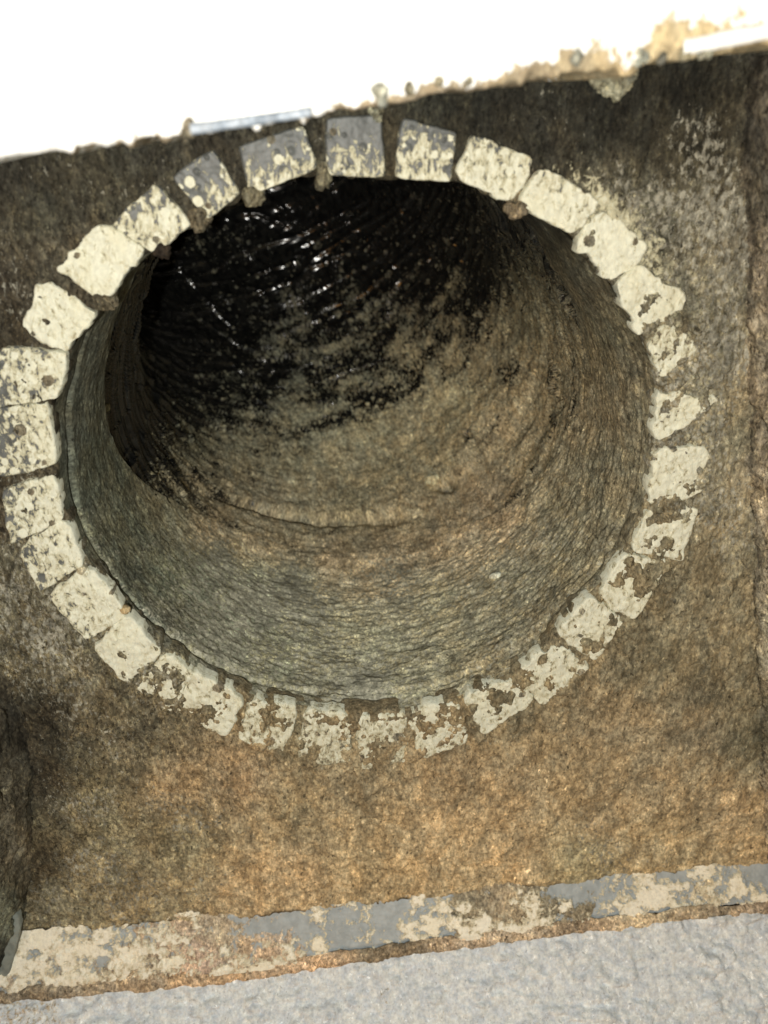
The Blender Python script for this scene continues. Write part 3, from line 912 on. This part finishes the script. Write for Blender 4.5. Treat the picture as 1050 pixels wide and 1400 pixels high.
# ================================================================ lump hanging under the board
c3 = at(842, 104, -0.011)
lump_c = c3
V, F = blob_mesh(np.zeros(3), (.0060, .0050, .0044), 40, 55, .55, 260)
V[:, 2] -= .0012 * np.exp(-((V[:, 0] - .0005) / .0016) ** 2)
Vw = V + c3
tn = fbm(Vw, 500, 3, 5)
cen = np.exp(-(((V[:, 0] - .0004) / .0020) ** 2 + ((V[:, 2] - .0004) / .0014) ** 2))
c_out = np.array([168, 158, 120.]); c_in = np.array([104, 90, 68.])
cc = c_out * (1 - cen)[:, None] + c_in * cen[:, None]
t = albedo(Vw, cc, .9)
o = mesh_obj('mortar_lump', V, F, MUD, None, t, np.stack([.12 - cen, cen * 0 - .6, cen * 0 + .4], 1))
o.location = c3.tolist()
tag(o, 'pale knobbly lump of mortar hanging below the white board at upper right', 'lump')
# its stalk up to the board
V, F = blob_mesh(np.array([0, -.004, .0062]), (.0030, .006, .0030), 20, 56, .3, 330)
t, mk = flat_attr(V + c3, (120, 112, 90))
ch = mesh_obj('lump_stalk', V, F, MUD, None, t, mk)
ch.parent = o

# ================================================================ grey painted ledge under the wall
ledge_o = empty('painted_ledge', (0, 0.003, -0.25))
tag(ledge_o, 'blue-grey painted ledge strip below the mud wall with peeling cream patches', 'ledge')
nx, nz = 900, 130
xs2 = np.linspace(-.1700, .215, nx)
zt = np.full(nx, -.2015)
YL, YG = -0.016, -0.166                       # the ledge leans out, the render in front of it lies flatter
_lb = np.array([at(px, py, YL) for px, py in [(-100,1372),(10,1362),(200,1345),(400,1322),(580,1294),(760,1270),(1050,1238),(1150,1228)]])
zl = lambda x: np.interp(x, _lb[:, 0], _lb[:, 2])
zb = zl(xs2)
XX, TT2 = np.meshgrid(xs2, np.linspace(0, 1, nz), indexing='ij')
ZZ = zt[:, None] + (zb - zt)[:, None] * TT2
XX = XX - (ZZ + .2015) * (-.22) * np.exp(-(XX + .17) / .02)     # slanting left end
Pl = np.stack([XX.ravel(), TT2.ravel() * YL, ZZ.ravel()], 1)
uv = image_px(Pl)
CR = [(40,1290,.85),(80,1280,.9),(130,1300,.85),(60,1330,.8),(200,1280,.6),(150,1330,.55),(240,1260,.55),(180,1300,.7),(225,1270,.8),(240,1285,.6),(270,1290,.2),(265,1262,.45),(285,1300,.25),(310,1270,.3),(300,1330,.75),(340,1325,.75),(250,1330,.6),
      (400,1320,.75),(385,1290,.15),(340,1260,-.3),(400,1260,-.3),(460,1250,.45),(430,1290,.7),(410,1310,.65),(500,1255,.45),(480,1280,.0),(520,1285,.1),(540,1250,-.2),(560,1265,.8),(600,1280,.8),(570,1250,.6),(650,1270,.8),(700,1275,.7),(620,1250,.55),
      (680,1235,.15),(640,1220,.0),(735,1230,.35),(735,1275,.8),(770,1235,.6),(760,1215,-.2),(800,1270,.6),(800,1240,.0),(850,1200,.6),(880,1215,.8),(900,1240,.9),(860,1250,.85),(920,1250,.6),(850,1270,.6),(940,1230,.55),
      (960,1200,.7),(990,1220,.8),(975,1250,.8),(1010,1215,.8),(1045,1230,.7),(1020,1250,.1),(920,1190,-.3),(1000,1185,.2),(1040,1190,-.1),(820,1190,.1),(930,1265,.0),(470,1310,-.1),(600,1300,.2),(540,1300,-.1),(1045,1255,.1),(900,1265,.2)]
UN = [(80,1270,1),(150,1275,.9),(60,1340,.5),(210,1310,.15),(200,1350,-.2),(290,1270,-.1),(290,1300,-.2),(340,1250,1.2),(370,1260,1.1),(320,1290,0),(380,1295,-.1),(420,1255,1.2),(500,1240,1.3),(520,1290,1.3),(480,1300,1.2),(560,1290,1.2),(590,1230,1.3),
      (640,1235,-.2),(700,1225,-.3),(740,1250,.0),(680,1260,-.1),(780,1215,1.2),(830,1240,1.2),(850,1190,1.2),(920,1200,1.3),(910,1270,1.1),(1000,1180,.9),(1040,1185,1.2),(960,1230,0.1),(1020,1250,1.2),(880,1260,.8),(790,1250,.3)]
crm = guide(uv, CR, 4)[:, 0]
und = guide(uv, UN, 4)[:, 0]
nzz = fbm(Pl * [.7, 1, 1], 190, 5, 151, .68) - .5
crm2 = crm * .78 + nzz * 1.25 + .09
und2 = und * .9 + .12 + (fbm(Pl, 190, 4, 161) - .5) * 1.1
cmf = sst(.42, .58, crm2)
fall = sst(.86, 1.0, TT2.ravel())
hgt = cmf * .0014 + (1 - sst(.4, .6, und2)) * .0012 + (fbm(Pl, 300, 4, 171) - .5) * .0007 - fall * .001
Pl[:, 1] = 0.0015 + TT2.ravel() * YL - hgt
tint = albedo(Pl, guide(uv, [(300,1280,150,130,100),(280,1310,176,138,112),(370,1290,176,144,112),(640,1230,128,112,84),(700,1240,146,126,96),(200,1340,140,118,90),(740,1240,112,98,72),(450,1330,140,112,80),(990,1230,176,158,126)]), K)
Gl = Pl.reshape(nx, nz, 3)
bt = Gl[:, -1:, :].copy(); bt[:, :, 1] = .02
tp = Gl[:, :1, :].copy(); tp[:, :, 1] = .02
Gl = np.concatenate([tp, Gl, bt], 1)
idx = np.concatenate([np.arange(nz)[:1], np.arange(nz), np.arange(nz)[-1:]])
ful = lambda a: np.asarray(a).reshape(nx, nz)[:, idx].ravel()
t3 = np.stack([ful(tint[:, k]) for k in range(3)], 1)
mesh_obj('ledge_face', Gl.reshape(-1, 3), grid_faces(nx, nz + 2, False, True), PAINTG, ledge_o, t3,
         np.stack([ful(crm2), ful(und2), ful(und2) * 0 + .6], 1))

# brown mortar bead between ledge and the rough render
xs_ = np.linspace(-.185, .215, 700)
nb = 16
ph = np.linspace(0, math.pi, nb)
ex = np.stack([xs_, xs_ * 0, xs_ * 0], 1)
zc = zl(xs_) - .0022 + (fbm(ex, 50, 4, 181) - .5) * .003
wd = .0036 * (.6 + .9 * fbm(ex, 120, 4, 183))
Vb2 = np.zeros((700, nb, 3))
for j in range(nb):
    Vb2[:, j, 0] = xs_
    Vb2[:, j, 1] = YL + .002 - np.sin(ph[j]) * .0036 * (.7 + .5 * fbm(ex + [0, j * .0007, 0], 260, 3, 187))
    Vb2[:, j, 2] = zc + np.cos(ph[j]) * wd
Vb2 = Vb2.reshape(-1, 3)
uv = image_px(Vb2)
t = albedo(Vb2, guide(uv, [(50,1370,130,110,84),(200,1350,150,124,92),(270,1340,176,134,84),(400,1330,168,130,88),(440,1325,186,142,94),(520,1310,120,100,72),(560,1305,118,98,70),(620,1295,168,138,104),(720,1285,168,140,106),(800,1270,150,122,90),(880,1262,178,152,112),(960,1255,140,118,88),(1040,1245,130,108,84)]), K)
mk = np.tile(np.array([-.1, -.6, .7]), (len(Vb2), 1))
o = mesh_obj('mortar_seam', Vb2, grid_faces(700, nb, False, True), MUD, None, t, mk)
tag(o, 'brown ragged mortar seam between the painted ledge and rough grey render', 'seam')

# ================================================================ rough grey rendered ground strip in front
nx, nz = 1200, 420
xs3 = np.linspace(-.34, .40, nx)
XX, TT3 = np.meshgrid(xs3, np.linspace(0, 1, nz), indexing='ij')
ztop = zl(XX) - .003
ZZ = ztop - .120 * TT3
Pg = np.stack([XX.ravel(), (YL + (YG - YL) * TT3).ravel(), ZZ.ravel()], 1)
hg = (fbm(Pg * [.7, 1, 1.1], 95, 4, 191, .55) - .5)
hb = np.clip(fbm(Pg * [.6, 1, 1.1], 165, 3, 195) - .5, 0, 1)
hgt = hg * .0018 + hb * .0050 + (fbm(Pg, 330, 3, 197) - .5) * .0014
Pg[:, 1] -= hgt * .8; Pg[:, 2] += hgt * .8
uv = image_px(Pg)
t = albedo(Pg, np.tile(np.array([150, 128, 96.]), (len(Pg), 1)), K)
cmk = .30 + hb * 1.9 + (hg) * .7
stain = guide(uv, [(110,1380,.5),(60,1385,.8),(150,1395,.6),(20,1375,.8),(200,1375,.0),(530,1355,.85),(600,1395,.6),(680,1395,.5),(660,1385,.3),(500,1395,.3),(450,1345,-.4),(300,1370,-.3),(250,1390,0),(700,1350,-.5),(900,1340,-.5),(600,1340,-.5),(560,1340,-.3),(505,1345,-.3),(560,1370,-.2),(1000,1380,-.5),(400,1395,-.2)], 5)[:, 0]
mk = np.stack([cmk * 0 - .6, 1.25 - np.clip(stain, -.3, 1) * .8, cmk * 0 + .5], 1)
o = mesh_obj('ground', Pg, grid_faces(nx, nz, False, True), RENDER, None, t, mk)
tag(o, 'rough light grey rendered surface below the ledge', None, None, 'structure')

# ================================================================ side faces of the recess
def side_wall(x_at, sgn, name, label, cols, mat, creamv, underf, zlo, zhi, yfar=-.10):
    ny, nz_ = 150, 420
    ys = np.linspace(0.004, yfar, ny)
    YY, ZZ = np.meshgrid(ys, np.linspace(zlo, zhi, nz_), indexing='ij')
    Pw = np.stack([YY.ravel() * 0, YY.ravel(), ZZ.ravel()], 1)
    base = x_at(Pw[:, 2]) + sgn * (-Pw[:, 1]) * .35
    d = (fbm(Pw, 60, 4, 201) - .5) * .0035 + (fbm(Pw, 240, 4, 203) - .5) * .0026
    Pw[:, 0] = base + d
    uv_ = image_px(Pw)
    tt_ = albedo(Pw, guide(uv_, cols), K * 1.25)
    uf = underf(Pw, uv_)
    tt_ = tt_ * (1 - .6 * np.exp(-np.abs(Pw[:, 1] + .003) / .0016))[:, None]  # shade in the inner corner, painted into the tint
    mk_ = np.stack([np.full(len(Pw), creamv), uf, np.full(len(Pw), .9)], 1)
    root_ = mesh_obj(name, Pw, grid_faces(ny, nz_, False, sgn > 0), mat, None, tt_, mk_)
    tag(root_, label, 'side wall')


_cl = np.array([at(px, py) for px, py in [(0,1420),(20,1290),(46,1230),(54,1150),(50,1060),(34,980),(0,900),(-60,750),(-90,400),(-110,0)]])
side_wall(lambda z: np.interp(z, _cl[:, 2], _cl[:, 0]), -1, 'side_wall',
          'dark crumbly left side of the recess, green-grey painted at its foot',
          [(10,900,96,86,66),(0,980,70,62,48),(40,1000,46,40,30),(20,1050,70,62,46),(60,1100,78,68,48),(40,1150,96,80,54),(50,1220,82,70,48),(10,1150,92,80,58),(0,1250,90,92,74),(20,1320,40,38,30)],  # darkest points here paint shade into the same crease
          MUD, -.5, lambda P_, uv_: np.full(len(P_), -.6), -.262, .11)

green = crust('green_grey_paint', (.20, .225, .205), .6, .3, under2=(.30, .32, .28), bump=.3, mottle=200)
V, F = bar_mesh(-.2, .2, lambda x: x * 0, .003, 0, .01)


def slab(pts, y, thick, mat, name, label, cat, srgb, seed):
    """irregular upright slab from an outline given in x, z (metres); rounded, uneven face"""
    pts = np.array(pts)
    c = pts.mean(0)
    m_ = 160
    per = np.concatenate([pts, pts[:1]])
    seg = np.cumsum(np.r_[0, np.hypot(*np.diff(per, axis=0).T)])
    s_ = np.linspace(0, seg[-1], m_, endpoint=False)
    ol_ = np.stack([np.interp(s_, seg, per[:, 0]), np.interp(s_, seg, per[:, 1])], 1)
    e3 = np.stack([ol_[:, 0], ol_[:, 0] * 0, ol_[:, 1]], 1)
    ol_ += ((fbm(e3, 200, 3, seed) - .5) * .0012)[:, None]
    ks = np.r_[np.linspace(.02, .96, 40), .99, 1.0, 1.0]
    Vv_ = np.zeros((m_, len(ks), 3))
    for j, k_ in enumerate(ks):
        q_ = c + (ol_ - c) * k_
        Vv_[:, j, 0] = q_[:, 0]; Vv_[:, j, 2] = q_[:, 1]
        e_ = np.stack([q_[:, 0], q_[:, 0] * 0, q_[:, 1]], 1)
        Vv_[:, j, 1] = y - thick + (0 if j < 40 else .0006 if j == 40 else .0015 if j == 41 else thick) - (fbm(e_, 260, 4, seed + 1) - .5) * .001 * (j < 41)
    Vv_ = Vv_.reshape(-1, 3)
    t_, k2 = flat_attr(Vv_, srgb, cream=.15, under=.75, pit=.5)
    o_2 = mesh_obj(name, Vv_, grid_faces(m_, len(ks), True), mat, None, t_, k2)
    return tag(o_2, label, cat)


q = [at(px, py, -.010)[[0, 2]] for px, py in [(-60,1190), (8,1195), (30,1262), (14,1330), (-6,1385), (-80,1420)]]
slab(q, -.008, .004, green, 'corner_plate', 'green-grey painted plate in the bottom left corner beside the ledge', 'plate', (110, 100, 78), 211)

_cr = np.array([at(px, py) for px, py in [(1046,1250),(1040,1100),(1032,980),(1026,800),(1020,600),(1014,400),(1014,250),(1020,120),(1030,20)]])
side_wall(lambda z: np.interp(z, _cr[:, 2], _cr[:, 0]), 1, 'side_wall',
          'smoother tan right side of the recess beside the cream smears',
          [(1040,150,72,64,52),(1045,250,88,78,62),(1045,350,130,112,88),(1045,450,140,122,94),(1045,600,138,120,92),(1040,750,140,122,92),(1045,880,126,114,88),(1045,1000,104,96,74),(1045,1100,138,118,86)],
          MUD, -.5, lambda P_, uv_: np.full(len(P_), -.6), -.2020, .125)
